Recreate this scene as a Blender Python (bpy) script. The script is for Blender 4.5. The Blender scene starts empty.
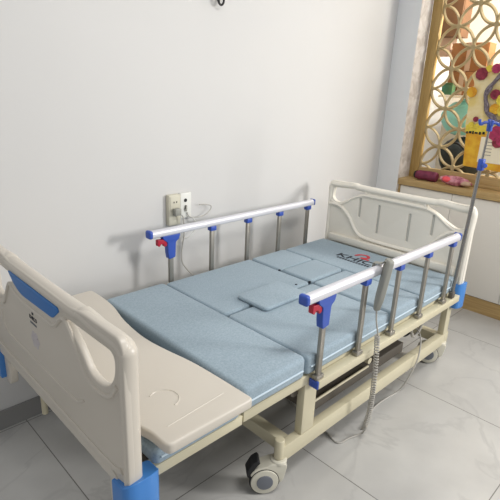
import bpy, bmesh, math, random
from mathutils import Vector, Matrix
random.seed(7)
PI = math.pi
C = bpy.context.scene.collection
S = bpy.context.scene

# ------------------------------------------------------------------ materials
def lin(c):
    return tuple(((v/255)/12.92 if v/255 <= .04045 else ((v/255+.055)/1.055)**2.4) for v in c) + (1,)

def mat(name, rgb, rough=.5, metal=0, var=.0, vscale=8, bump=0, bscale=60, rgb2=None, spec=.5, coat=0):
    m = bpy.data.materials.new(name); m.use_nodes = True
    nt = m.node_tree; b = nt.nodes['Principled BSDF']
    b.inputs['Roughness'].default_value = rough
    b.inputs['Metallic'].default_value = metal
    b.inputs['Specular IOR Level'].default_value = spec
    b.inputs['Coat Weight'].default_value = coat
    col = lin(rgb); b.inputs['Base Color'].default_value = col
    tc = nt.nodes.new('ShaderNodeTexCoord')
    if var or rgb2:
        n = nt.nodes.new('ShaderNodeTexNoise'); n.inputs['Scale'].default_value = vscale
        n.inputs['Detail'].default_value = 4
        nt.links.new(tc.outputs['Object'], n.inputs['Vector'])
        r = nt.nodes.new('ShaderNodeValToRGB')
        r.color_ramp.elements[0].position = .35; r.color_ramp.elements[1].position = .65
        a = lin(rgb2) if rgb2 else tuple(v*(1-var) for v in col[:3])+(1,)
        r.color_ramp.elements[0].color = a; r.color_ramp.elements[1].color = col
        nt.links.new(n.outputs['Fac'], r.inputs['Fac'])
        nt.links.new(r.outputs['Color'], b.inputs['Base Color'])
    if bump:
        n = nt.nodes.new('ShaderNodeTexNoise'); n.inputs['Scale'].default_value = bscale
        nt.links.new(tc.outputs['Object'], n.inputs['Vector'])
        bp = nt.nodes.new('ShaderNodeBump'); bp.inputs['Strength'].default_value = bump
        bp.inputs['Distance'].default_value = .002
        nt.links.new(n.outputs['Fac'], bp.inputs['Height'])
        nt.links.new(bp.outputs['Normal'], b.inputs['Normal'])
    return m

M = {}
M['plastic'] = mat('cream_plastic', (204, 197, 185), .34, var=.02, vscale=3)
M['plastic_lit'] = mat('cream_plastic_lit', (232, 227, 215), .36, var=.02, vscale=3)  # lighter copy of the cream plastic, headboard's brighter light put into the colour
M['groove'] = mat('grey_groove', (190, 188, 180), .5)
M['steel_paint'] = mat('cream_painted_steel', (208, 200, 172), .38, var=.04, vscale=6)
M['blue'] = mat('blue_plastic', (66, 130, 202), .35, var=.05)
M['navy'] = mat('royal_blue_plastic', (50, 82, 172), .4)
M['inset'] = mat('blue_inset', (38, 112, 184), .45)
M['red'] = mat('red_plastic', (172, 22, 50), .4)
M['alu'] = mat('satin_aluminium', (214, 214, 220), .42, metal=.3, var=.02)
M['post'] = mat('brushed_post', (158, 154, 146), .38, metal=.75, var=.08, vscale=20)
M['chrome'] = mat('pole_steel', (150, 148, 145), .22, metal=1)
M['rubber'] = mat('black_rubber', (28, 28, 30), .6)
M['hubcap'] = mat('grey_hub', (112, 116, 124), .5)
M['caster'] = mat('caster_plastic', (212, 208, 192), .4, var=.03)
M['remote'] = mat('remote_grey', (148, 148, 140), .5, var=.05)
M['cord'] = mat('grey_cord', (176, 173, 166), .5)
M['piping'] = mat('piping', (196, 212, 222), .7)
M['socket'] = mat('socket_ivory', (202, 198, 180), .5)
M['socketwhite'] = mat('socket_white', (222, 222, 216), .5)
M['black'] = mat('matt_black', (18, 18, 20), .6)
M['motor'] = mat('motor_grey', (120, 112, 100), .5, var=.1)
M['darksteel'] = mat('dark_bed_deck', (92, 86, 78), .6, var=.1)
M['cabinet'] = mat('white_cabinet', (226, 222, 214), .4)
M['logo'] = mat('dark_print', (28, 32, 44), .7)
M['logored'] = mat('red_print', (205, 60, 70), .7)
M['card'] = mat('cardboard', (156, 106, 60), .8, rgb2=(134, 86, 44), vscale=5)
M['card2'] = mat('cardboard_dark', (128, 92, 60), .8, rgb2=(108, 78, 52), vscale=5)
M['card3'] = mat('cardboard_pinkish', (190, 160, 136), .8, var=.08)
M['teal'] = mat('teal_plastic', (150, 220, 214), .5, var=.1)
M['green'] = mat('green_plastic', (44, 116, 92), .5, rgb2=(90, 110, 60), vscale=9)
M['darkbag'] = mat('dark_bag', (34, 44, 46), .6, var=.4)
M['cream'] = mat('cream_wall', (238, 230, 214), .8)
M['maroon'] = mat('maroon_cloth', (122, 42, 72), .6, rgb2=(96, 30, 56), vscale=30)
M['floral'] = mat('pink_floral', (214, 150, 160), .6, rgb2=(150, 70, 90), vscale=32)
M['pinkred'] = mat('coral_print', (238, 84, 96), .5)
M['yellow'] = mat('yellow_print', (226, 180, 44), .6, rgb2=(206, 142, 24), vscale=16)
M['yellow2'] = mat('bright_yellow_print', (232, 208, 70), .6, var=.2, vscale=30)
M['poster'] = mat('cream_print', (232, 216, 172), .6, rgb2=(220, 196, 120), vscale=14)
M['posterw'] = mat('ivory_print', (236, 226, 200), .6)
M['ring'] = mat('grey_twig', (138, 128, 132), .7, rgb2=(96, 84, 96), vscale=60)
M['crimson'] = mat('crimson_print', (150, 48, 68), .6, rgb2=(112, 22, 44), vscale=40)
M['magenta'] = mat('magenta_print', (178, 48, 92), .6, var=.3, vscale=40)

# fabric: fine heathered weave
def fabric():
    m = mat('blue_grey_fabric', (142, 169, 184), .85, spec=.2)
    nt = m.node_tree; b = nt.nodes['Principled BSDF']
    tc = nt.nodes.new('ShaderNodeTexCoord')
    n = nt.nodes.new('ShaderNodeTexNoise'); n.inputs['Scale'].default_value = 170; n.inputs['Detail'].default_value = 3
    n2 = nt.nodes.new('ShaderNodeTexNoise'); n2.inputs['Scale'].default_value = 3; n2.inputs['Detail'].default_value = 3
    nt.links.new(tc.outputs['Object'], n.inputs['Vector']); nt.links.new(tc.outputs['Object'], n2.inputs['Vector'])
    ad = nt.nodes.new('ShaderNodeMath'); ad.operation = 'MULTIPLY_ADD'; ad.inputs[1].default_value = .25
    nt.links.new(n2.outputs['Fac'], ad.inputs[0])
    mu = nt.nodes.new('ShaderNodeMath'); mu.operation = 'MULTIPLY'; mu.inputs[1].default_value = .75
    nt.links.new(n.outputs['Fac'], mu.inputs[0]); nt.links.new(mu.outputs[0], ad.inputs[2])
    r = nt.nodes.new('ShaderNodeValToRGB')
    r.color_ramp.elements[0].position = .35; r.color_ramp.elements[1].position = .65
    r.color_ramp.elements[0].color = lin((141, 158, 169)); r.color_ramp.elements[1].color = lin((160, 177, 188))
    nt.links.new(ad.outputs[0], r.inputs['Fac']); nt.links.new(r.outputs['Color'], b.inputs['Base Color'])
    bp = nt.nodes.new('ShaderNodeBump'); bp.inputs['Strength'].default_value = .35; bp.inputs['Distance'].default_value = .006
    nt.links.new(n2.outputs['Fac'], bp.inputs['Height']); nt.links.new(bp.outputs['Normal'], b.inputs['Normal'])
    b.inputs['Sheen Weight'].default_value = .15
    return m
M['fabric'] = fabric()

# floor tiles: 0.8168 m squares, thin grey joints, faint marble veins
TS, TX, TY = .826, 2.541, -.2159
def floor_mat():
    m = bpy.data.materials.new('marble_tiles'); m.use_nodes = True
    nt = m.node_tree; b = nt.nodes['Principled BSDF']; L = nt.links.new
    tc = nt.nodes.new('ShaderNodeTexCoord'); sp = nt.nodes.new('ShaderNodeSeparateXYZ'); L(tc.outputs['Object'], sp.inputs[0])
    def math_(op, a, bb=None):
        n = nt.nodes.new('ShaderNodeMath'); n.operation = op
        for i, v in enumerate((a, bb)):
            if v is None: continue
            if isinstance(v, (int, float)): n.inputs[i].default_value = v
            else: L(v, n.inputs[i])
        return n.outputs[0]
    def joint(ax, off):
        s = math_('DIVIDE', math_('SUBTRACT', sp.outputs[ax], off), TS)
        f = math_('SUBTRACT', s, math_('FLOOR', s))
        d = math_('MINIMUM', f, math_('SUBTRACT', 1.0, f))
        return math_('LESS_THAN', d, .0021/TS), math_('FLOOR', s)
    jx, ix = joint(0, TX); jy, iy = joint(1, TY)
    j = math_('MAXIMUM', jx, jy)
    # shift the vein pattern from tile to tile
    cx = nt.nodes.new('ShaderNodeCombineXYZ'); L(math_('MULTIPLY', ix, 3.7), cx.inputs[0]); L(math_('MULTIPLY', iy, 5.3), cx.inputs[1])
    va = nt.nodes.new('ShaderNodeVectorMath'); va.operation = 'ADD'; L(tc.outputs['Object'], va.inputs[0]); L(cx.outputs[0], va.inputs[1])
    n1 = nt.nodes.new('ShaderNodeTexNoise'); n1.inputs['Scale'].default_value = 2.2; n1.inputs['Detail'].default_value = 6; n1.inputs['Distortion'].default_value = .8
    L(va.outputs[0], n1.inputs['Vector'])
    v = math_('ABSOLUTE', math_('SUBTRACT', n1.outputs['Fac'], .5))
    vein = nt.nodes.new('ShaderNodeMapRange'); vein.inputs['From Min'].default_value = 0; vein.inputs['From Max'].default_value = .02
    vein.inputs['To Min'].default_value = 1; vein.inputs['To Max'].default_value = 0; L(v, vein.inputs['Value'])
    n2 = nt.nodes.new('ShaderNodeTexNoise'); n2.inputs['Scale'].default_value = 3; n2.inputs['Detail'].default_value = 5; L(va.outputs[0], n2.inputs['Vector'])
    r = nt.nodes.new('ShaderNodeValToRGB'); r.color_ramp.elements[0].position = .3; r.color_ramp.elements[1].position = .7
    r.color_ramp.elements[0].color = lin((179, 178, 175)); r.color_ramp.elements[1].color = lin((197, 196, 192)); L(n2.outputs['Fac'], r.inputs['Fac'])
    m1 = nt.nodes.new('ShaderNodeMix'); m1.data_type = 'RGBA'; m1.inputs['B'].default_value = lin((150, 149, 147))
    m1.inputs[7].default_value = lin((148, 147, 146))
    L(math_('MULTIPLY', vein.outputs[0], math_('MULTIPLY', n2.outputs['Fac'], .45)), m1.inputs[0]); L(r.outputs['Color'], m1.inputs[6])
    m2 = nt.nodes.new('ShaderNodeMix'); m2.data_type = 'RGBA'; m2.inputs[7].default_value = lin((118, 116, 112))
    L(j, m2.inputs[0]); L(m1.outputs[2], m2.inputs[6]); L(m2.outputs[2], b.inputs['Base Color'])
    b.inputs['Roughness'].default_value = .28; b.inputs['Specular IOR Level'].default_value = .4
    return m
M['floor'] = floor_mat()
M['wall'] = mat('painted_wall', (207, 206, 204), .75, var=.025, vscale=1.1, bump=.15, bscale=12)
M['pilaster'] = mat('pilaster_paint', (224, 226, 228), .6, var=.02)
M['skirt'] = mat('grey_skirting_tile', (142, 141, 139), .4, var=.1, vscale=3)
def wood(name, a, bcol, sc=(3, 1.2, 22)):
    m = mat(name, a, .5); nt = m.node_tree; b = nt.nodes['Principled BSDF']; L = nt.links.new
    tc = nt.nodes.new('ShaderNodeTexCoord'); mp = nt.nodes.new('ShaderNodeMapping'); mp.inputs['Scale'].default_value = sc
    n = nt.nodes.new('ShaderNodeTexNoise'); n.inputs['Scale'].default_value = 4; n.inputs['Detail'].default_value = 6
    L(tc.outputs['Object'], mp.inputs[0]); L(mp.outputs[0], n.inputs['Vector'])
    r = nt.nodes.new('ShaderNodeValToRGB'); r.color_ramp.elements[0].position = .3; r.color_ramp.elements[1].position = .7
    r.color_ramp.elements[0].color = lin(bcol); r.color_ramp.elements[1].color = lin(a)
    L(n.outputs['Fac'], r.inputs['Fac']); L(r.outputs['Color'], b.inputs['Base Color'])
    return m
M['oak'] = wood('oak_veneer', (188, 160, 110), (164, 134, 86))
M['oakv'] = wood('oak_veneer_upright', (184, 154, 96), (160, 130, 74), (18, 18, 1.2))
M['lattice'] = mat('lattice_mdf', (180, 160, 118), .5, var=.08, vscale=6)
# whitewashed streaky pilaster return
def washed():
    m = mat('whitewashed_streaks', (212, 206, 200), .7); nt = m.node_tree; b = nt.nodes['Principled BSDF']; L = nt.links.new
    tc = nt.nodes.new('ShaderNodeTexCoord'); n = nt.nodes.new('ShaderNodeTexNoise'); n.inputs['Scale'].default_value = 14; n.inputs['Detail'].default_value = 5; n.inputs['Distortion'].default_value = 1
    L(tc.outputs['Object'], n.inputs['Vector'])
    r = nt.nodes.new('ShaderNodeValToRGB'); r.color_ramp.elements[0].position = .35; r.color_ramp.elements[1].position = .6
    r.color_ramp.elements[0].color = lin((188, 180, 172)); r.color_ramp.elements[1].color = lin((216, 211, 206))
    L(n.outputs['Fac'], r.inputs['Fac']); L(r.outputs['Color'], b.inputs['Base Color']); return m
M['washed'] = washed()

# ------------------------------------------------------------------ helpers
def obj(name, bm, m, parent=None, smooth=False):
    me = bpy.data.meshes.new(name)
    if isinstance(bm, bmesh.types.BMesh):
        bmesh.ops.recalc_face_normals(bm, faces=bm.faces[:])
        bm.to_mesh(me); bm.free()
    else: me = bm
    me.name = name
    me.materials.clear(); me.materials.append(m)
    if smooth:
        for p in me.polygons: p.use_smooth = True
        try: me.set_sharp_from_angle(angle=math.radians(38))
        except Exception: pass
    o = bpy.data.objects.new(name, me); C.objects.link(o)
    if parent:
        o.parent = parent
        o.matrix_parent_inverse = world(parent).inverted()
    return o
def world(o):
    m = o.matrix_basis.copy()
    if o.parent: m = world(o.parent) @ o.matrix_parent_inverse @ m
    return m
def tag(o, label, cat, group=None, kind=None):
    o['label'] = label; o['category'] = cat
    if group: o['group'] = group
    if kind: o['kind'] = kind
    return o
def thing(name, label, cat, loc=(0, 0, 0), group=None):
    o = bpy.data.objects.new(name, None); o.location = loc; o.empty_display_size = .1; C.objects.link(o)
    return tag(o, label, cat, group)
def struct(name, bm, m, smooth=False):
    o = obj(name, bm, m, None, smooth); o['kind'] = 'structure'; return o
def box(x0, x1, y0, y1, z0, z1, bev=0, seg=2, bm=None):
    b = bmesh.new()
    bmesh.ops.create_cube(b, size=1)
    for v in b.verts:
        v.co = Vector(((x0+x1)/2+v.co.x*(x1-x0), (y0+y1)/2+v.co.y*(y1-y0), (z0+z1)/2+v.co.z*(z1-z0)))
    if bev: bmesh.ops.bevel(b, geom=b.edges[:], offset=bev, segments=seg, profile=.5, affect='EDGES')
    return merge(bm, b)
def merge(a, b):
    if a is None: return b
    t = bpy.data.meshes.new('t'); b.to_mesh(t); b.free(); a.from_mesh(t); bpy.data.meshes.remove(t); return a
def xform(bm, mtx):
    bmesh.ops.transform(bm, matrix=mtx, verts=bm.verts[:]); return bm
def tube(pts, r, seg=12, bm=None, caps=True, flat=None, closed=False):
    """swept tube along pts; r number or list; flat=(a,b) scales the section"""
    b = bmesh.new(); pts = [Vector(p) for p in pts]; n = len(pts)
    rs = r if isinstance(r, (list, tuple)) else [r]*n
    up = None; rings = []
    for i, p in enumerate(pts):
        if closed: t = pts[(i+1) % n]-pts[i-1]
        else: t = pts[min(i+1, n-1)]-pts[max(i-1, 0)]
        t.normalize()
        if up is None:
            up = Vector((0, 0, 1)) if abs(t.z) < .9 else Vector((1, 0, 0))
        s = t.cross(up); s.normalize(); up = s.cross(t); up.normalize()
        fa, fb = flat or (1, 1)
        rings.append([b.verts.new(p+((s*math.cos(a)*fa+up*math.sin(a)*fb)*rs[i] if not isinstance(rs[i], tuple) else p*0+s*math.cos(a)*rs[i][0]+up*math.sin(a)*rs[i][1])) for a in [2*PI*k/seg for k in range(seg)]])
    for i in range(n if closed else n-1):
        A, B_ = rings[i], rings[(i+1) % n]
        for k in range(seg): b.faces.new((A[k], A[(k+1) % seg], B_[(k+1) % seg], B_[k]))
    if caps and not closed: b.faces.new(rings[0]); b.faces.new(rings[-1])
    return merge(bm, b)
def smoothpts(pts, k=6):
    P = [Vector(p) for p in pts]; out = []
    for i in range(len(P)-1):
        a, b, c, d = P[max(i-1, 0)], P[i], P[i+1], P[min(i+2, len(P)-1)]
        for j in range(k):
            t = j/k
            out.append(.5*((2*b)+(c-a)*t+(2*a-5*b+4*c-d)*t*t+(3*b-a-3*c+d)*t**3))
    out.append(P[-1]); return out
def disc(c, axis, r, h, bev=0, seg=32, bm=None):
    b = bmesh.new(); bmesh.ops.create_cone(b, cap_ends=True, segments=seg, radius1=r, radius2=r, depth=h)
    if bev: bmesh.ops.bevel(b, geom=[e for e in b.edges if e.calc_face_angle(0) > 1], offset=bev, segments=3, profile=.5, affect='EDGES')
    q = Vector((0, 0, 1)).rotation_difference(Vector(axis).normalized()).to_matrix().to_4x4()
    xform(b, Matrix.Translation(Vector(c)) @ q); return merge(bm, b)
def roundloop(pts, rad, k=5):
    """polygon with every corner rounded by rad (number or list)"""
    n = len(pts); out = []
    rs = rad if isinstance(rad, (list, tuple)) else [rad]*n
    for i in range(n):
        p = Vector(pts[i]); a = Vector(pts[i-1])-p; b = Vector(pts[(i+1) % n])-p
        r = min(rs[i], a.length*.48, b.length*.48)
        if r < 1e-5: out.append(p); continue
        s = p+a.normalized()*r; e = p+b.normalized()*r
        for j in range(k+1):
            t = j/k; out.append((1-t)**2*s+2*t*(1-t)*p+t*t*e)
    return out
def sheet(loops, x0, x1, bev=.004, plane='YZ'):
    """2-D outline with holes, extruded between x0 and x1 with rounded edges -> mesh"""
    cu = bpy.data.curves.new('c', 'CURVE'); cu.dimensions = '2D'; cu.fill_mode = 'BOTH'
    for lp in loops:
        s = cu.splines.new('POLY'); s.points.add(len(lp)-1)
        for i, p in enumerate(lp): s.points[i].co = (p[0], p[1], 0, 1)
        s.use_cyclic_u = True
    th = abs(x1-x0); cu.extrude = max(th/2-bev, .0001); cu.bevel_depth = bev; cu.bevel_resolution = 2; cu.offset = -bev
    o = bpy.data.objects.new('c', cu); C.objects.link(o)
    dg = bpy.context.evaluated_depsgraph_get(); me = bpy.data.meshes.new_from_object(o.evaluated_get(dg))
    bpy.data.objects.remove(o); bpy.data.curves.remove(cu)
    b = bmesh.new(); b.from_mesh(me); bpy.data.meshes.remove(me)
    bmesh.ops.remove_doubles(b, verts=b.verts[:], dist=1e-5)
    xm = (x0+x1)/2
    if plane == 'YZ': mt = Matrix(((0, 0, 1, xm), (1, 0, 0, 0), (0, 1, 0, 0), (0, 0, 0, 1)))
    else: mt = Matrix(((1, 0, 0, 0), (0, 1, 0, 0), (0, 0, 1, xm), (0, 0, 0, 1)))
    return xform(b, mt)
def text(name, body, size, mtx, m, parent, ext=.0006):
    cu = bpy.data.curves.new('t', 'FONT'); cu.body = body; cu.size = size; cu.extrude = ext; cu.align_x = 'CENTER'
    cu.offset = size*.012
    o = bpy.data.objects.new('t', cu); C.objects.link(o)
    dg = bpy.context.evaluated_depsgraph_get(); me = bpy.data.meshes.new_from_object(o.evaluated_get(dg))
    bpy.data.objects.remove(o); bpy.data.curves.remove(cu)
    me.transform(mtx)
    return obj(name, me, m, parent)
def copy_tree(o, parent=None):
    c = o.copy(); C.objects.link(c)
    if parent: c.parent = parent; c.matrix_parent_inverse = o.matrix_parent_inverse.copy()
    for ch in list(o.children): copy_tree(ch, c)
    return c

# ------------------------------------------------------------------ setting
YW = .634
b = box(-3.2, 4.3, -4.5, .80, -.05, 0); struct('floor', b, M['floor'])
b = box(-3.2, 4.3, YW, .80, 0, 2.75); struct('wall_back', b, M['wall'])
b = box(-3.2, 2.92, YW-.011, YW, 0, .093, .002); struct('baseboard_back', b, M['skirt'])
b = box(2.92, 3.085, .452, YW, 0, 2.75, .003)
pil = struct('wall_pilaster', b, M['pilaster'])
b = box(2.923, 3.085, .450, .4525, 0, 2.75); struct('trim_1', b, M['washed'])
b = box(3.95, 4.05, -2.6, YW, 0, 2.75); struct('wall_alcove', b, M['cream'])
b = box(2.955, 3.01, -2.5, .445, 0, .112, .002); struct('baseboard_cabinets', b, M['oak'])

# ------------------------------------------------------------------ cabinets, worktop, screen
ends = [.432, .015, -.444, -.903, -1.362, -1.821]
names = ['white base cabinet nearest the pilaster, behind the bed headboard', 'white base cabinet right of the headboard, behind the drip pole',
         'white base cabinet cut off at the lower right edge of the picture', 'white base cabinet just beyond the right edge of the picture', 'white base cabinet farthest from the pilaster']
for i in range(3):
    y1, y0 = ends[i]-.0015, ends[i+1]+.0015
    t = thing('base_cabinet', names[i], 'cabinet', (3.2, (y0+y1)/2, .112), 'white base cabinets under the oak worktop')
    obj('body', box(2.968, 3.6, y0, y1, .113, .838), M['cabinet'], t)
    obj('door', box(2.95, 2.967, y0, y1, .118, .834, .0015), M['cabinet'], t, True)
t = thing('worktop', 'long oak veneer worktop over the white base cabinets', 'worktop', (3.2, -.6, .84))
obj('top', box(2.93, 3.75, -2.0, .449, .842, .89, .003), M['oak'], t, True)
obj('end_panel', box(2.95, 3.6, .434, .449, .0, .841), M['oak'], t, True)

t = thing('lattice_screen', 'oak framed screen of interlaced circles standing on the worktop', 'screen', (3.1, -.4, .89))
SX = 3.10
b = box(3.087, 3.13, .418, .449, .891, 2.7, .003); box(3.078, 3.125, .372, .4175, .891, 2.7, .004, bm=b)
obj('stile', b, M['oakv'], t, True)
b = box(3.082, 3.125, -1.5, .371, .891, .975, .003); box(3.075, 3.12, -1.5, .371, .891, .915, .003, bm=b)
obj('bottom_rail', b, M['oak'], t, True)
# circles of the lattice (each passes through four nodes); clipped at the frame
ay, az = .1285, .1395; y0, z0 = .368, 2.121
b = bmesh.new()
for i in range(-1, 15):
    for j in range(-9, 6):
        if (i+j) % 2 == 0: continue
        cy, cz = y0-i*ay, z0+j*az
        pts = []
        N = 40
        for k in range(N+1):
            a = 2*PI*k/N
            pts.append(Vector((SX, cy+ay*math.cos(a), cz+az*math.sin(a))))
        run = []
        for p in pts:
            if p.y < .380 and p.z > .96 and p.z < 2.7: run.append(p)
            else:
                if len(run) > 1: tube(run, .0095, 4, bm=b, flat=(1.15, 1.0))
                run = []
        if len(run) > 1: tube(run, .0095, 4, bm=b, flat=(1.15, 1.0))
lt = obj('circle_lattice', b, M['lattice'], t)
b = bmesh.new()
for i in range(0, 15):
    for j in range(-8, 6):
        if (i+j) % 2: continue
        cy, cz = y0-i*ay, z0+j*az
        if cz > .97 and cz < 2.7: disc((SX, cy, cz), (1, 0, 0), .019, .018, seg=10, bm=b)
obj('node', b, M['lattice'], t)['kind'] = 'stuff'

# things behind the screen
def rbox(name, label, cat, x0, x1, y0, y1, z0, z1, m, bev=.004, rz=0, group=None, parts=None):
    t = thing(name, label, cat, ((x0+x1)/2, (y0+y1)/2, z0), group)
    mt = Matrix.Translation(t.location) @ Matrix.Rotation(rz, 4, 'Z') @ Matrix.Translation(-t.location)
    obj('carton', xform(box(x0, x1, y0, y1, z0, z1, bev), mt), m, t, True)
    obj('tape', xform(box(x0-.001, x1+.001, (y0+y1)/2-.02, (y0+y1)/2+.02, z0+.003, z1+.001), mt), M['card3'], t)
    return t
t = thing('wall_shelf_board', 'narrow cream shelf board carrying cardboard boxes behind the lattice', 'shelf', (3.7, .26, 1.5))
obj('board', box(3.32, 3.9495, .12, .415, 1.503, 1.521, .002), M['cream'], t)
obj('bracket', box(3.75, 3.9495, .25, .27, 1.40, 1.5025, .002), M['cream'], t)
t = thing('hanging_cupboard', 'dark brown cupboard fixed to the alcove wall behind the lattice', 'cupboard', (3.6, .5, 1.95))
obj('body', box(3.47, 3.62, .385, YW-.0005, 1.957, 2.6, .003), M['card2'], t, True)
obj('door', box(3.452, 3.469, .387, YW-.002, 1.96, 2.6, .003), M['card2'], t, True)
obj('underside_panel', box(3.5, 3.6, .46, YW-.001, 1.82, 1.9565, .003), M['card3'], t, True)
rbox('cardboard_box', 'orange brown cardboard box at mid height behind the lattice', 'box', 3.42, 3.55, .125, .41, 1.70, 1.905, M['card'], group='cardboard boxes behind the screen')
rbox('cardboard_box', 'lower brown cardboard box supporting the orange brown one behind the lattice', 'box', 3.42, 3.55, .185, .405, 1.522, 1.699, M['card'], group='cardboard boxes behind the screen')
def blob(c, s, seed, amp=.12, seg=24):
    b = bmesh.new(); bmesh.ops.create_uvsphere(b, u_segments=seg, v_segments=seg//2, radius=1)
    from mathutils import noise
    for v in b.verts:
        d = 1+amp*noise.noise(v.co*1.7+Vector((seed, 0, 0)))
        v.co = Vector((c[0]+v.co.x*s[0]*d, c[1]+v.co.y*s[1]*d, c[2]+v.co.z*s[2]*d))
    return b
t = thing('travel_bag', 'large dark rounded bag on the worktop behind the lattice', 'bag', (3.5, .22, .89))
b = blob((3.5, .22, 1.04), (.14, .19, .16), 3); 
for v in b.verts: v.co.z = max(v.co.z, .892)
obj('bag_body', b, M['darkbag'], t, True)
obj('handle', tube(smoothpts([(3.37, .30, 1.12), (3.34, .27, 1.16), (3.34, .2, 1.16), (3.37, .16, 1.12)]), .009, 8), M['black'], t, True)
t = thing('plastic_bag', 'pale teal plastic bag resting on the dark bag behind the lattice', 'bag', (3.5, .26, 1.19))
b = blob((3.5, .265, 1.345), (.10, .175, .135), 9, .15); obj('bag_body', b, M['teal'], t, True)
obj('bag_neck', tube([(3.5, .24, 1.47), (3.5, .245, 1.50)], [.03, .05], 12), M['teal'], t, True)
t = thing('green_carton', 'small green carton in front of the lower cardboard box behind the lattice', 'box', (3.37, .36, 1.522))
obj('carton_body', box(3.34, 3.40, .32, .405, 1.522, 1.60, .003), M['green'], t, True)
obj('lid', box(3.338, 3.402, .318, .407, 1.6005, 1.612, .002), M['green'], t, True)

# decoration in front of the lattice
def flower(c, r, m, parent, name='flower', n=9, th=.006):
    b = bmesh.new()
    for k in range(n):
        a = 2*PI*k/n
        disc((c[0], c[1]+r*.55*math.cos(a), c[2]+r*.55*math.sin(a)), (1, .15*math.cos(a), .15*math.sin(a)), r*.5, th, seg=12, bm=b)
    disc((c[0]-.002, c[1], c[2]), (1, 0, 0), r*.35, th, seg=10, bm=b)
    return obj(name, b, m, parent)
px = 3.062
t = thing('festive_poster', 'cream and yellow festive poster with grey wreath hung on the lattice', 'poster', (px, -.12, 1.04))
lp = roundloop([(.055, 1.30), (.062, 1.52), (.04, 1.60), (.075, 1.66), (.03, 1.70), (-.05, 1.68), (-.15, 1.72), (-.30, 1.70), (-.34, 1.5), (-.34, 1.30)], .02, 3)
obj('picture_sheet', sheet([lp], px-.003, px+.003, .001), M['poster'], t)
lp = roundloop([(.02, 1.035), (.04, 1.30), (-.34, 1.34), (-.34, 1.02)], .006, 3)
obj('lower_sheet', sheet([lp], px-.010, px-.004, .001), M['yellow'], t)
obj('ivory_panel', box(px-.013, px-.0105, -.34, -.075, 1.075, 1.25, .0005), M['posterw'], t)
obj('yellow_band', box(px-.013, px-.0105, -.10, .045, 1.275, 1.325, .001), M['yellow2'], t)
b = bmesh.new()
for k, (w, yy) in enumerate([(.012, .03), (.018, .008), (.01, -.012), (.02, -.034), (.014, -.06), (.016, -.085)]):
    box(px-.0145, px-.0132, yy-w/2, yy+w/2, 1.263+.004*(k % 2), 1.279+.003*(k % 3), bm=b)
obj('dark_lettering', b, M['black'], t)
b = bmesh.new()
for k in range(5): box(px-.0145, px-.0132, -.16, -.11, 1.215-k*.022, 1.219-k*.022, bm=b)
obj('fine_print', b, M['motor'], t)
pts = [(px-.02+.006*math.sin(a*9), -.19+(.135+.008*math.sin(a*7))*math.cos(a), 1.515+(.155+.008*math.cos(a*5))*math.sin(a)) for a in [2*PI*k/72 for k in range(72)]]
b = tube(pts, .013, 7, closed=True)
pts = [(px-.024+.008*math.cos(a*11), -.19+(.125+.01*math.cos(a*9))*math.cos(a), 1.515+(.145+.01*math.sin(a*8))*math.sin(a)) for a in [2*PI*k/72 for k in range(72)]]
tube(pts, .009, 6, closed=True, bm=b)
obj('wreath', b, M['ring'], t, True)
for (yy, zz, r, mm) in [(.0, 1.665, .04, 'crimson'), (-.09, 1.70, .03, 'magenta'), (-.15, 1.715, .03, 'crimson'), (.045, 1.545, .034, 'yellow'), (-.015, 1.365, .018, 'crimson'),
                        (-.115, 1.535, .032, 'crimson'), (-.17, 1.50, .04, 'yellow2'), (-.13, 1.44, .035, 'yellow'), (-.19, 1.43, .04, 'yellow2'), (-.22, 1.55, .03, 'crimson'), (-.045, 1.70, .022, 'yellow2'),
                        (-.17, 1.28, .05, 'magenta'), (-.23, 1.25, .055, 'magenta'), (-.19, 1.22, .035, 'crimson'), (.01, 1.325, .02, 'yellow2'), (-.03, 1.32, .018, 'yellow2')]:
    flower((px-.016, yy, zz), r, M[mm], t)

# bundle on the worktop
t = thing('cloth_roll', 'rolled maroon cloth lying on the worktop under the lattice', 'cloth', (3.0, .25, .89))
pts = [(3.0, .335, .928), (3.0, .32, .928), (3.002, .25, .930), (3.004, .175, .926)]
b = tube(smoothpts(pts, 5), [.030]*5+[.035]*6+[.037]*4+[.033], 14); obj('roll', b, M['maroon'], t, True)
obj('dark_end', tube([(3.0, .337, .928), (3.0, .350, .927)], [.031, .027], 14), M['black'], t, True)
t = thing('floral_packet', 'crumpled pink floral packet lying beside the maroon roll', 'packet', (3.0, .12, .89))
b = blob((3.0, .035, .925), (.04, .115, .034), 5, .3, 28)
for v in b.verts: v.co.z = max(v.co.z, .8915)
obj('wrapping', b, M['floral'], t, True)
b = blob((2.972, .085, .932), (.02, .035, .022), 2, .3, 14); obj('coral_rosette', b, M['pinkred'], t, True)
b = blob((2.985, -.05, .918), (.03, .04, .018), 12, .3, 14)
for v in b.verts: v.co.z = max(v.co.z, .892)
obj('grey_fold', b, M['card3'], t, True)
# ------------------------------------------------------------------ the bed
BED = thing('hospital_bed', 'cream hospital bed with blue corner bumpers and folding side rails', 'bed', (1.05, 0, 0))

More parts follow.
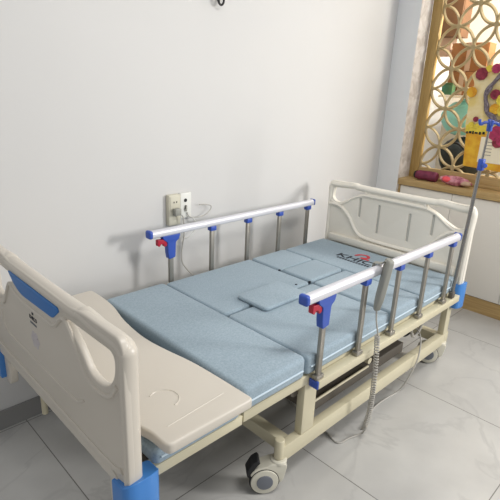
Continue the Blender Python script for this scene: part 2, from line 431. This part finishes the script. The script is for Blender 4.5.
# --- end boards
def board(xc, name, foot):
    s = -1 if foot else 1                        # outward direction along x
    wy = .506 if foot else .480; dz = -.026 if foot else 0
    th = .022 if foot else .016
    zb = .480
    half = [(wy, .935+dz*.6), (wy-.02, .955+dz*.6), (.36, .955+dz*.7), (.30, .962+dz), (.24, .950+dz)]
    outl = half+[(-y, z) for y, z in half[::-1]]+[(-wy, zb+.01), (-.42, zb-.005), (0, zb), (.42, zb-.005), (wy, zb+.01)]
    rr = [.03, .03, .03, .03, .03]+[.03]*5+[.03, .04, 0, .04, .03]
    outline = roundloop(outl, rr, 6)
    if foot: h = [(.195, .872), (.22, .882), (.33, .884), (.466, .888), (.466, .83), (.432, .778), (.378, .760), (.328, .766), (.270, .825)]
    else: h = [(.205, .932), (.30, .932), (.36, .929), (.435, .925), (.45, .84), (.405, .812), (.34, .838), (.27, .882), (.205, .903)]
    hr = [.012, .03, .06, .03, .05, .05, .05, .04, .08]
    if not foot: hr = [.012, .05, .03, .03, .04, .03, .08, .08, .012]
    holeA = roundloop(h, hr, 6); holeB = roundloop([(-y, z) for y, z in h][::-1], hr[::-1], 6)
    slots = []
    if not foot:
        for (sy, sa, sb) in ((.230, .75, .875), (.092, .672, .855), (-.115, .672, .845), (-.258, .745, .868)):
            slots.append(roundloop([(sy-.008, sa), (sy+.008, sa), (sy+.008, sb), (sy-.008, sb)], .008, 4))
    mt = M['plastic'] if foot else M['plastic_lit']
    inner = xc - s*th; outer = xc + s*th; mid = xc + (0 if not slots else -s*.008)
    b = sheet([outline, holeA, holeB], xc+.002 if foot else mid, outer, .006)
    if slots:
        merge(b, sheet([outline, holeA, holeB]+slots, inner, mid+.0003*s, .003))
    root = obj(name, b, mt, BED, True)
    for sl in slots:
        ys = [p[0] for p in sl]; zs = [p[1] for p in sl]
        obj('slot_shade', box(mid-.0012, mid-.0002, min(ys), max(ys), min(zs), max(zs)), M['groove'], root)  # darker grey strip paints recess shade onto the slot floor
    # rounded rim along the top and down both posts
    zt = .945+dz
    rim = [(wy-.013, .505), (wy-.013, .60), (wy-.013, .86), (wy-.020, zt-.018), (wy-.06, zt-.014+.006*foot), (.36, zt-.010), (.28, zt-.004), (.24, zt-.010), (0, zt-.012)]
    rim = rim+[(-y, z) for y, z in rim[-2::-1]]
    sp_ = smoothpts([(xc, y, z) for y, z in rim], 6)
    obj('rim', tube(sp_, [(.0125+.008*min(1, max(0, (p.z-.80)/.10)), .0265) for p in sp_], 16), mt, root, True)
    # leg under each end and its blue bumper
    for q in (-1, 1):
        lp = [(q*.392, .495), (q*.390, .42), (q*.398, .350), (q*.462, .350), (q*.476, .495)]
        if q < 0: lp = lp[::-1]
        obj('leg', sheet([roundloop(lp, [.002, .02, .02, .02, .002], 4)], xc-.016, xc+.014, .004), mt, root, True)
        lp = [(-.034, .0), (.030, .0), (.044, .018), (.044, .060), (.026, .085), (-.034, .085)]
        bb = sheet([roundloop(lp, [.004, .012, .014, .014, .02, .014], 4)], .368, .502, .004, 'XY')
        for v in bb.verts:                       # local x: outwards in y; local y: along the board
            X, Y, Z = v.co
            v.co = Vector((xc + s*((.036 if foot else .055)-Y*(1.35 if foot else 1.15)), q*(wy-.032+X), Z+(.03*max(0, X-.01)/.05 if Z > .43 else 0)))
        bo = obj('corner_bumper', bb, M['blue'], root, True)
        obj('bumper_roller', disc((xc+s*(.037 if foot else .056), q*(wy-.015), .42), (s, 0, 0), .016, .006, .002, 20), M['blue'], bo, True)
    for sx in (outer if foot else inner,):
        if foot:
            b = tube(smoothpts([(sx, y, z) for y, z in ((.478, .545), (.455, .532), (.40, .526), (.33, .524), (0, .524), (-.33, .524), (-.40, .526), (-.455, .532), (-.478, .545))], 6), .010, 10, flat=(.6, 1))
            obj('lower_bead', b, mt, root, True)
            obj('lower_ledge', sheet([roundloop([(-wy+.02, .487), (wy-.02, .487), (.42, .524), (-.42, .524)], .01, 3)], sx-.005, sx+.003, .002), mt, root, True)
            b = tube(smoothpts([(sx, y, z) for y, z in ((.36, .70), (.35, .655), (.33, .632), (.29, .622), (0, .621), (-.20, .624), (-.25, .636), (-.28, .655))], 6), .004, 8)
            obj('accent_ridge', b, mt, root, True)
            b = tube(smoothpts([(sx, y, z) for y, z in ((.474, .80), (.435, .752), (.375, .736), (.315, .748), (.265, .815), (.235, .843), (.20, .826), (.13, .814), (0, .816), (-.115, .824), (-.165, .862), (-.20, .872), (-.255, .815), (-.315, .746), (-.375, .736), (-.435, .752), (-.474, .80))], 5), .007, 8)
            obj('inset_surround', b, mt, root, True)
        else:
            b = tube(smoothpts([(sx, y, z) for y, z in ((.465, .80), (.41, .80), (.36, .785), (.30, .735), (.25, .665), (.20, .63), (.1, .62), (-.1, .62), (-.20, .63), (-.25, .665), (-.30, .735), (-.36, .785), (-.41, .80), (-.465, .80))], 6), .013, 10, flat=(1, .9))
            obj('curved_ridge', b, mt, root, True)
            b = tube(smoothpts([(sx, y, z) for y, z in ((.205, .895), (.10, .897), (-.1, .897), (-.215, .895))], 4), .011, 8)
            obj('grip_bar', b, mt, root, True)
            for q in (1, -1):
                b = tube(smoothpts([(sx, q*y, z) for y, z in ((.205, .935), (.20, .90), (.27, .872), (.34, .827), (.40, .802), (.455, .82))], 5), .007, 8)
                obj('handle_surround', b, mt, root, True)
            obj('mattress_ledge', box(sx-.034, sx+.001, -.43, .43, .560, .606, .008), mt, root, True)
    return root
FB = board(-.025, 'footboard', True)
HB = board(2.09, 'headboard', False)
# blue inset, logo, floral mark on the footboard's outer face
lp = roundloop([(.235, .893), (-.155, .897), (-.165, .886), (-.116, .848), (.130, .838), (.19, .858)], [.012, .012, .012, .012, .03, .03], 4)
obj('blue_inset', sheet([lp], -.0505, -.036, .002), M['inset'], FB, True)
R = Matrix(((0, 0, -1, -.0475), (-1, 0, 0, 0), (0, 1, 0, 0), (0, 0, 0, 1)))
text('logo_lettering', 'KHICO', .019, Matrix.Translation((0, .050, .775)) @ R, M['logo'], FB)
obj('logo_mark', box(-.0485, -.0465, .045, .055, .795, .808), M['logo'], FB)
b = bmesh.new()
for k in range(7): box(-.0482, -.0466, .072-k*.0075, .0765-k*.0075, .7585, .765, bm=b)
obj('logo_small_print', b, M['hubcap'], FB)
b = bmesh.new()
for k in range(6):
    a = 2*PI*k/6
    disc((-.0475, .05+.022*math.cos(a), .705+.020*math.sin(a)), (1, 0, 0), .012, .001, seg=12, bm=b)
disc((-.0475, .05, .705), (1, 0, 0), .013, .0012, seg=12, bm=b)
M['faint'] = mat('faint_lilac_print', (196, 190, 192), .45)
obj('faint_flower_print', b, M['faint'], FB)

# --- base frame
for sy, nm in ((-1, ''), (1, '')):
    b = box(.645, 2.10, sy*.43-.019, sy*.43+.019, .128, .200, .003)
    obj('base_rail', b, M['steel_paint'], BED, True)
    for xx in (.80, 2.055):
        lx = -.02 if xx < 1 else 0
        b = box(xx-(.050 if xx < 1 else .028), xx+.028, sy*.43-.018, sy*.43+.018, .2005, .4345, .003)
        obj('upright', b, M['steel_paint'], BED, True)
    b = box(.42, 2.068, sy*.435-.015, sy*.435+.015, .435, .478, .003)
    obj('deck_side_bar', b, M['steel_paint'], BED, True)
    b = box(.03, .415, sy*.435-.015, sy*.435+.015, .430, .468, .003)
    obj('foot_side_bar', b, M['steel_paint'], BED, True)
for xx in (.70, 2.05):
    obj('cross_beam', box(xx-.025, xx+.025, -.411, .411, .135, .190, .003), M['steel_paint'], BED, True)
for xx in (.06, .44, .76, 1.33, 1.9):
    obj('deck_cross_bar', box(xx-.012, xx+.012, -.42, .42, .437, .466, .002), M['steel_paint'], BED, True)
obj('deck_panel', box(.05, .40, -.415, .415, .470, .476), M['darksteel'], BED)
obj('deck_panel', box(.42, .74, -.415, .415, .479, .4835), M['darksteel'], BED)
obj('deck_panel', box(.75, 1.32, -.415, .415, .479, .4835), M['darksteel'], BED)
obj('deck_panel', box(1.33, 2.03, -.415, .415, .479, .4835), M['darksteel'], BED)

# actuators and linkage under the deck
def actuator(x0, x1, y, z0, z1):
    a = Vector((x0, y, z0)); c = Vector((x1, y, z1)); m_ = a.lerp(c, .45)
    o = obj('actuator', tube([a, m_], .028, 16), M['motor'], BED, True)
    obj('piston', tube([m_, c], .011, 12), M['chrome'], o, True)
    d = box(x0-.05, x0+.05, y-.035, y+.035, z0-.09, z0+.03, .012); obj('motor_housing', d, M['caster'], o, True)
actuator(.95, 1.42, -.12, .27, .40); actuator(1.86, 1.42, -.25, .29, .37); actuator(1.80, 1.25, .12, .28, .40)
obj('linkage_bar', tube([(.835, -.398, .268), (1.30, -.398, .268)], .006, 10), M['steel_paint'], BED, True)
obj('linkage_bar', box(.9, 1.75, .18, .21, .27, .31, .003), M['steel_paint'], BED, True)
obj('torque_tube', tube([(.86, -.40, .33), (.86, .40, .33)], .016, 12), M['steel_paint'], BED, True)
obj('lift_arm', tube([(1.30, -.405, .30), (1.30, .405, .30)], .016, 12), M['steel_paint'], BED, True)
obj('control_box', box(1.5, 1.72, -.08, .10, .32, .40, .012), M['motor'], BED, True)
obj('joint_knob', disc((.735, -.405, .40), (0, 1, 0), .03, .02, .003, 16), M['darksteel'], BED, True)
obj('shade_box', box(.88, 1.66, -.39, .10, .205, .262, .004), M['darksteel'], BED)  # dark box added to stand in for the shade under the deck
obj('support_stub', tube([(.083, .42, .145), (.083, .42, .4295)], .013, 14), M['steel_paint'], BED, True)
# bundle of motor cables by the head end
b = bmesh.new()
for k in range(5):
    p = [(1.95, -.30+.01*k, .36), (1.86-.02*k, -.34, .26+.015*k), (1.80, -.32-.01*k, .22+.02*k), (1.74+.02*k, -.3, .30), (1.86, -.26, .37)]
    tube(smoothpts(p, 6), .005, 6, bm=b)
obj('cable_bundle', b, M['rubber'], BED, True)
obj('cable_bundle', tube(smoothpts([(1.9, -.38, .36), (1.84, -.385, .27), (1.78, -.38, .25), (1.73, -.385, .33)], 6), .008, 8), M['cord'], BED, True)

# --- side rails
def side_rail(sy):
    yy = sy*.476
    mb = box(.772, 2.035, min(sy*.452, sy*.496), max(sy*.452, sy*.496), .428, .464, .003)
    root = obj('side_rail', mb, M['steel_paint'], BED, True)
    obj('rail_end_cap', box(.764, .7715, min(sy*.453, sy*.495), max(sy*.453, sy*.495), .429, .463, .002), M['navy'], root, True)
    # hand rail: shaped aluminium section
    prof = roundloop([(-.019, -.016), (.019, -.016), (.019, .010), (.008, .020), (-.008, .020), (-.019, .010)], .008, 3)
    hb = bmesh.new()
    A = [hb.verts.new((.672, yy+p[0], .825+p[1])) for p in prof]; B2 = [hb.verts.new((1.893, yy+p[0], .825+p[1])) for p in prof]
    n = len(prof)
    for k in range(n): hb.faces.new((A[k], A[(k+1) % n], B2[(k+1) % n], B2[k]))
    hb.faces.new(A); hb.faces.new(B2)
    obj('hand_rail', hb, M['alu'], root, True)
    for x0, x1 in ((.652, .675), (1.890, 1.908)):
        obj('rail_plug', box(x0, x1, yy-.021, yy+.021, .807, .847, .009, 3), M['navy'], root, True)
    for k in range(5):
        xx = .785+.267*k
        ps = box(xx-.013, xx+.013, yy-.008, yy+.008, .464, .800, .004)
        obj('rail_post', ps, M['post'], root, True)
        if k: obj('post_clip', box(xx-.020, xx+.020, yy-.016, yy+.016, .782, .8095, .005), M['navy'], root, True)
        obj('post_foot', box(xx-.022, xx+.022, yy-.014, yy+.014, .4645, .484, .004), M['post'], root, True)
    # latch: blue pistol-grip housing, red lever
    g = sheet([roundloop([(.728, .810), (.835, .810), (.828, .782), (.808, .770), (.804, .690), (.766, .684), (.760, .72), (.758, .775), (.735, .790)], [.004, .008, .008, .008, .008, .008, .004, .01, .01], 3)], -.015, .015, .003, 'XY')
    for v in g.verts: v.co = Vector((v.co.x, yy+v.co.z, v.co.y))
    obj('latch_housing', g, M['navy'], root, True)
    g = sheet([roundloop([(.704, .794), (.757, .790), (.757, .758), (.744, .752), (.736, .768), (.724, .771), (.714, .758), (.704, .764)], .004, 3)], -.011, .011, .002, 'XY')
    for v in g.verts: v.co = Vector((v.co.x, yy+v.co.z, v.co.y))
    obj('release_lever', g, M['red'], root, True)
side_rail(-1); side_rail(1)

# --- casters
def caster(sx, sy, wx, wy, brake=True):
    d = Vector((wx-sx, wy-sy, 0)); L_ = d.length; d.normalize(); side = Vector((-d.y, d.x, 0))
    if side.y > 0: side = -side
    w = Vector((wx, wy, .0605))
    b = disc((sx, sy, .160), (0, 0, 1), .014, .06, .002, 24); disc((sx, sy, .188), (0, 0, 1), .0195, .086, .004, 24, bm=b)
    root = obj('caster', b, M['steel_paint'], BED, True)
    # twin wheel treads
    for q in (-1, 1):
        wb = disc(w+side*q*.022, side, .0605, .020, .006, 40)
        wo = obj('wheel', wb, M['rubber'], root, True)
        obj('wheel_disc', disc(w+side*q*.0335, side, .0545, .007, .002, 40), M['caster'], wo, True)
        obj('hub_cap', disc(w+side*q*.0385, side, .032, .005, .001, 32), M['hubcap'], wo, True)
    # hood: cream shell over the wheel, rises to the stem
    prof = []
    for k in range(13):
        a = math.radians(-25+k*(190)/12); prof.append((-(.066)*math.cos(a), .066*math.sin(a)+.0605))
    # profile measured along -d (towards stem) and up
    P2 = [(L_+.028, .112), (L_+.030, .135), (L_-.03, .138), (.0, .128), (-.040, .114), (-.058, .090), (-.045, .072), (-.020, .088), (.02, .092), (.05, .078), (.062, .045), (L_+.018, .06)]
    P2 = [(-p[0] if False else p[0], p[1]) for p in P2]
    lp = roundloop(P2, .012, 3)
    h = sheet([lp], -.031, .031, .004, 'XY')
    back = -d
    for v in h.verts:
        u_, z_, s_ = v.co.x, v.co.y, v.co.z
        v.co = w*1.0 + back*u_ + side*s_; v.co.z = z_
    obj('hood', h, M['caster'], root, True)
    obj('swivel_collar', disc((sx, sy, .134), (0, 0, 1), .033, .02, .006, 28), M['caster'], root, True)
    if brake:
        P3 = [(-.072, .098), (-.050, .142), (-.028, .156), (-.018, .142), (-.034, .124), (-.052, .082), (-.066, .075)]
        h = sheet([roundloop(P3, .005, 3)], -.026, .026, .003, 'XY')
        for v in h.verts:
            u_, z_, s_ = v.co.x, v.co.y, v.co.z
            v.co = w + back*u_ + side*s_; v.co.z = z_
        obj('brake_pedal', h, M['rubber'], root, True)
caster(.643, -.43, .598, -.396); caster(.643, .43, .590, .40)
caster(2.055, -.43, 2.022, -.378, False); caster(2.055, .43, 1.99, .41, False)

# ------------------------------------------------------------------ mattress
MT = thing('mattress', 'blue grey sectional mattress with lifting centre flap on the bed', 'mattress', (1.05, 0, .485))
def pad(x0, x1, y0, y1, z0, z1, r=.014, outside=()):
    b = bmesh.new(); bmesh.ops.create_grid(b, x_segments=2, y_segments=2, size=1); b.free()
    b = box(x0, x1, y0, y1, z0, z1)
    vs = [e for e in b.edges if abs(e.verts[0].co.z-e.verts[1].co.z) > .01]
    bmesh.ops.bevel(b, geom=vs, offset=.022, segments=4, profile=.5, affect='EDGES')
    es = [e for e in b.edges if e.calc_face_angle(0) > .9 and abs(e.verts[0].co.z-e.verts[1].co.z) < .001]
    bmesh.ops.bevel(b, geom=es, offset=r+.003, segments=4, profile=.6, affect='EDGES')
    o = obj('mattress_section', b, M['fabric'], MT, True)
    return o
def piping(o, x0, x1, y0, y1, z, sides):
    """light cord sewn round the outer edges"""
    e = .0015
    if 'n' in sides: obj('piping', tube([(x0+.02, y0-e, z), (x1-.02, y0-e, z)], .0035, 8), M['piping'], o, True)
    if 'f' in sides: obj('piping', tube([(x0+.02, y1+e, z), (x1-.02, y1+e, z)], .0035, 8), M['piping'], o, True)
N_, F_ = -.462, .462
o = pad(.062, .398, N_, F_, .477, .530); piping(o, .062, .398, N_, F_, .505, 'n')
o = pad(.406, .727, N_, F_, .485, .574, .018); piping(o, .406, .727, N_, F_, .522, 'nf')
o = pad(.736, 1.326, .006, F_, .485, .566); piping(o, .733, 1.328, .004, F_, .522, 'f')
o = pad(.736, 1.326, N_, -.006, .485, .566); piping(o, .733, 1.328, N_, -.004, .522, 'n')
# head half: an L-shaped far piece, a square insert, a near piece and the pillow end
o = pad(1.337, 1.624, .223, F_, .485, .566); piping(o, 1.335, 1.628, .222, F_, .522, 'f')
pad(1.337, 1.622, .010, .215, .485, .570)
o = pad(1.337, 1.624, N_, .000, .485, .566); piping(o, 1.335, 1.628, N_, .002, .522, 'n')
HS = pad(1.632, 2.03, N_, F_, .485, .563); piping(HS, 1.632, 2.03, N_, F_, .522, 'nf')
fl = pad(.885, 1.175, -.098, .096, .5665, .586, .008)
fl.name = 'centre_flap'
# logo printed on the head section, read from the foot end
R2 = Matrix(((0, 1, 0, 0), (-1, 0, 0, 0), (0, 0, 1, 0), (0, 0, 0, 1)))
text('logo_lettering', 'KHICO', .10, Matrix.Translation((1.80, .025, .5640)) @ R2 @ Matrix.Diagonal((1.06, .8, 1, 1)), M['logo'], HS)
b = bmesh.new()
for k in range(12): box(1.768, 1.786, .150-k*.019, .162-k*.019, .5632, .5646, bm=b)
obj('small_print', b, M['logo'], HS)
b = tube(smoothpts([(1.885, .105, .5645), (1.925, .09, .5645), (1.935, .05, .5645), (1.90, .025, .5645), (1.875, .055, .5645), (1.87, .0, .5645)], 6), .010, 8, flat=(1, .08))
obj('logo_swoosh', b, M['logored'], HS)
for k, (xx, yy) in enumerate([(1.332, .225), (1.332, .012), (1.245, .03)]):
    obj('fabric_tab', box(xx-.010, xx+.002, yy-.005, yy+.005, .555, .569, .002), M['logo'], MT)

# ------------------------------------------------------------------ tray
T_ = thing('bed_tray', 'cream overbed tray with round cup recess laid across the foot end', 'tray', (.2, 0, .575))
lp = [(.045, .515), (.30, .53), (.380, .530), (.384, .505), (.384, .40), (.375, .31), (.340, .17), (.325, .0), (.338, -.12), (.360, -.24), (.368, -.35), (.374, -.536), (.056, -.536), (.054, -.455), (.045, -.42), (.034, -.36)]
lp = roundloop(lp, [.01, .03, .02, .03, .06, .08, .08, .08, .08, .08, .06, .016, .022, .03, .03, .03], 5)
b = sheet([lp], .568, .603, .007, 'XY'); obj('tray_top', b, M['plastic'], T_, True)
obj('cup_ring', tube([(.165+.046*math.cos(a), -.36+.046*math.sin(a), .6030) for a in [-PI*.45+PI*1.15*k/30 for k in range(31)]], .0022, 6), M['plastic'], T_, True)
obj('raised_line', tube([(.10, -.47, .6025), (.32, -.455, .6022)], .002, 6), M['plastic'], T_, True)
for yy in (-.36, .36):
    for xx in (.13, .31):
        obj('foot_pad', box(xx-.015, xx+.015, yy-.015, yy+.015, .531, .5685, .002), M['plastic'], T_, True)

# ------------------------------------------------------------------ drip pole
t = thing('drip_pole', 'thin steel drip pole with blue hooks at the head of the bed', 'pole', (2.02, -.455, .47))
PX, PY = 1.962, -.477
def pl(z): return (PX+.088*(z-.45), PY, z)
b = tube([pl(.47), pl(1.18)], .0095, 14); obj('outer_tube', b, M['chrome'], t, True)
obj('inner_rod', tube([pl(1.18), pl(1.375)], .006, 12), M['chrome'], t, True)
b = box(PX+.065-.015, PX+.065+.015, PY-.015, PY+.015, 1.155, 1.215, .006); disc((PX+.050, PY-.020, 1.185), (1, 1, 0), .011, .03, .002, 14, bm=b)
obj('height_collar', b, M['navy'], t, True)
b = disc((pl(1.375)), (0, 0, 1), .014, .05, .004, 16)
for a in (0, PI/2, PI, 3*PI/2):
    ca, sa = math.cos(a+.5), math.sin(a+.5); c = Vector(pl(1.39))
    tube(smoothpts([c, c+Vector((ca*.025, sa*.025, .002)), c+Vector((ca*.045, sa*.045, -.008)), c+Vector((ca*.052, sa*.052, .016))], 4), .0075, 8, bm=b)
obj('hook_head', b, M['navy'], t, True)
obj('pole_socket', box(PX-.018, PX+.018, PY-.012, PY+.012, .4645, .50, .003), M['darksteel'], t, True)

# ------------------------------------------------------------------ hand control
t = thing('hand_control', 'grey bed remote hooked over the near side rail with coiled cord', 'remote control', (1.18, -.51, .69))
b = sheet([roundloop([(-.030, .880), (.024, .880), (.027, .82), (.027, .72), (.012, .672), (-.010, .672), (-.027, .72), (-.030, .82)], [.01, .01, .03, .03, .012, .012, .03, .03], 4)], -.011, .011, .004, 'XY')
Rm = Matrix.Rotation(math.radians(48), 4, 'Z')
HX, HY = 1.142, -.517
def place(bm_):
    for v in bm_.verts:
        p = Rm @ Vector((v.co.x, v.co.z, 0)); v.co = Vector((HX+p.x-.26*(.88-v.co.y), HY+p.y, v.co.y))
    return bm_
place(b); obj('handset', b, M['remote'], t, True)
g = bmesh.new()
for r_ in range(5):
    for c_ in (-.012, .010):
        merge(g, place(sheet([roundloop([(c_-.007, .85-r_*.027), (c_+.007, .85-r_*.027), (c_+.007, .835-r_*.027), (c_-.007, .835-r_*.027)], .003, 2)], -.0135, -.0105, .001, 'XY')))
obj('key', g, M['groove'], t)
b = tube(smoothpts([(HX, HY+.004, .862), (HX, HY+.012, .872), (HX, -.490, .858), (HX, -.470, .8515), (HX, -.452, .848), (HX, -.4485, .82)], 5), .011, 8, flat=(1.3, .35))
obj('hook', b, M['remote'], t, True)
# cord: straight, coiled, straight
cz = []
p0 = (1.090, -.517, .674)
main = smoothpts([p0, (1.100, -.518, .62), (1.114, -.522, .57), (1.118, -.522, .55)], 5)
b = tube(main, .0035, 8)
coil = smoothpts([(1.118, -.522, .55), (1.130, -.525, .42), (1.142, -.525, .27), (1.146, -.52, .15), (1.140, -.510, .055)], 40)
pts = []
turns = 44; n_ = len(coil)
fine = []
K = turns*10
for k in range(K+1):
    f = k/K*(n_-1); i = min(int(f), n_-2); p = coil[i].lerp(coil[i+1], f-i)
    a = 2*PI*turns*k/K; r_ = .0098
    fine.append(p+Vector((math.cos(a)*r_, math.sin(a)*r_, 0)))
tube(fine, .0027, 5, bm=b)
obj('coiled_cord', b, M['cord'], t, True)
b = tube(smoothpts([(1.14, -.510, .055), (1.16, -.49, .012), (1.10, -.466, .0045), (1.03, -.446, .0045), (1.055, -.35, .0045), (1.10, -.1, .0045), (1.22, .0, .1), (1.45, -.02, .36)], 8), .004, 8)
obj('straight_cord', b, M['cord'], t, True)
t = thing('power_cable', 'thin grey cable hanging from the bed frame to the floor', 'cable', (1.6, -.43, 0))
b = tube(smoothpts([(1.78, -.30, .335), (1.76, -.42, .30), (1.70, -.465, .20), (1.64, -.455, .08), (1.60, -.43, .006), (1.50, -.42, .0045), (1.38, -.42, .0045), (1.25, -.455, .0045), (1.19, -.47, .0045)], 8), .004, 8)
obj('cable_run', b, M['cord'], t, True)
obj('plug_body', box(1.765, 1.80, -.335, -.295, .315, .35, .006), M['socketwhite'], t, True)

# ------------------------------------------------------------------ wall sockets and leads
t = thing('wall_socket', 'ivory surface box with two-pin socket and adapter plugged in', 'socket', (.905, YW, .80))
obj('back_box', box(.868, .942, YW-.030, YW-.0005, .805, .968, .005), M['socket'], t, True)
obj('face_plate', box(.874, .936, YW-.034, YW-.030, .885, .960, .002), M['socket'], t, True)
b = box(.894, .899, YW-.0355, YW-.034, .926, .934); box(.911, .916, YW-.0355, YW-.034, .926, .934, bm=b); obj('pin_hole', b, M['black'], t)
t = thing('plug_adapter', 'grey plug pushed into the ivory wall socket', 'plug', (.905, .58, .86))
obj('plug_body', box(.887, .925, YW-.062, YW-.0345, .862, .900, .005), M['remote'], t, True)
b = tube(smoothpts([(.922, .577, .866), (.937, .574, .845), (.941, .574, .76), (.930, .575, .69), (.922, .572, .64), (.928, .568, .595), (.962, .560, .545), (1.0, .545, .50), (1.03, .53, .44)], 8), .0035, 8)
obj('lead', b, M['cord'], t, True)
t = thing('wall_switch', 'white plate with black round jack beside the ivory socket', 'switch', (.985, YW, .84))
obj('face_plate', box(.950, 1.022, YW-.018, YW-.0005, .832, .968, .004), M['socketwhite'], t, True)
obj('jack', disc((.982, YW-.0195, .928), (0, 1, 0), .0095, .004, .001, 18), M['black'], t, True)
obj('toggle', box(.976, .990, YW-.024, YW-.018, .868, .900, .002), M['remote'], t, True)
obj('jack', tube([(.982, YW-.022, .902), (.975, YW-.024, .880)], .003, 6), M['black'], t, True)
t = thing('loose_lead', 'loose grey cord looping from the wall switch behind the rail', 'cord', (1.05, .62, .83))
b = tube(smoothpts([(.99, .612, .862), (1.0, .606, .838), (1.04, .602, .828), (1.10, .602, .832), (1.145, .604, .856), (1.15, .607, .878), (1.11, .610, .890), (1.075, .612, .893)], 8), .003, 8)
obj('cord_loop', b, M['cord'], t, True)
b = tube(smoothpts([(1.02, .602, .830), (1.045, .600, .79), (1.03, .602, .75), (.985, .603, .722), (.955, .604, .735), (.952, .606, .80), (.968, .610, .84)], 8), .003, 8)
obj('cord_loop', b, M['socketwhite'], t, True)
t = thing('cable_end', 'small black loop of cable hanging at the top of the wall', 'cable', (1.19, YW, 1.88))
b = tube(smoothpts([(1.165, .60, 2.15), (1.168, .60, 1.98), (1.172, .60, 1.915), (1.186, .598, 1.892), (1.205, .598, 1.900), (1.210, .60, 1.935), (1.208, .602, 2.0), (1.20, .605, 2.15)], 8), .0055, 8)
obj('loop', b, M['black'], t, True)
obj('connector', tube([(1.189, .602, 1.96), (1.186, .600, 1.905)], .006, 8), M['chrome'], t, True)
obj('wall_bracket', box(1.15, 1.22, .59, YW-.0005, 2.13, 2.19, .005), M['black'], t, True)

# ------------------------------------------------------------------ light
w = bpy.data.worlds.new('World'); S.world = w; w.use_nodes = True
bg = w.node_tree.nodes['Background']; bg.inputs[0].default_value = (.97, .98, 1.0, 1); bg.inputs[1].default_value = .50
def area(name, loc, target, sx_, sy_, power, col):
    l = bpy.data.lights.new(name, 'AREA'); l.shape = 'RECTANGLE'; l.size = sx_; l.size_y = sy_; l.energy = power; l.color = col
    o = bpy.data.objects.new(name, l); C.objects.link(o); o.location = loc
    o.rotation_euler = (Vector(target)-Vector(loc)).to_track_quat('-Z', 'Y').to_euler(); return o
area('doorway_daylight', (4.0, -4.2, 2.15), (1.0, .2, .7), .8, 1.0, 160, (1, .985, .965))
area('ceiling_lamp', (.9, -1.3, 2.7), (1.2, -.6, 0), 1.2, .4, 26, (1, .98, .95))
area('alcove_fill', (3.5, -.6, 2.6), (3.7, .1, 1.4), .5, .3, 40, (1, .95, .88))  # unseen fill light, added to brighten the alcove wall

# ------------------------------------------------------------------ camera
cam = bpy.data.cameras.new('Camera'); co = bpy.data.objects.new('Camera', cam); C.objects.link(co)
cam.sensor_width = 36; cam.lens = 478.5148/500*36; cam.clip_start = .01
rt = Vector((.71525912, -.69769751, .04028136)); up = Vector((.19517841, .2547717, .94709913)); fw = Vector((.67105126, .66955924, -.31840327))
co.matrix_world = Matrix(((rt.x, up.x, -fw.x, -.53326425), (rt.y, up.y, -fw.y, -1.39717987), (rt.z, up.z, -fw.z, 1.50188953), (0, 0, 0, 1)))
S.camera = co
S.view_settings.view_transform = 'Standard'; S.view_settings.look = 'None'; S.view_settings.gamma = 1
S.view_settings.use_curve_mapping = False; S.view_settings.exposure = 0
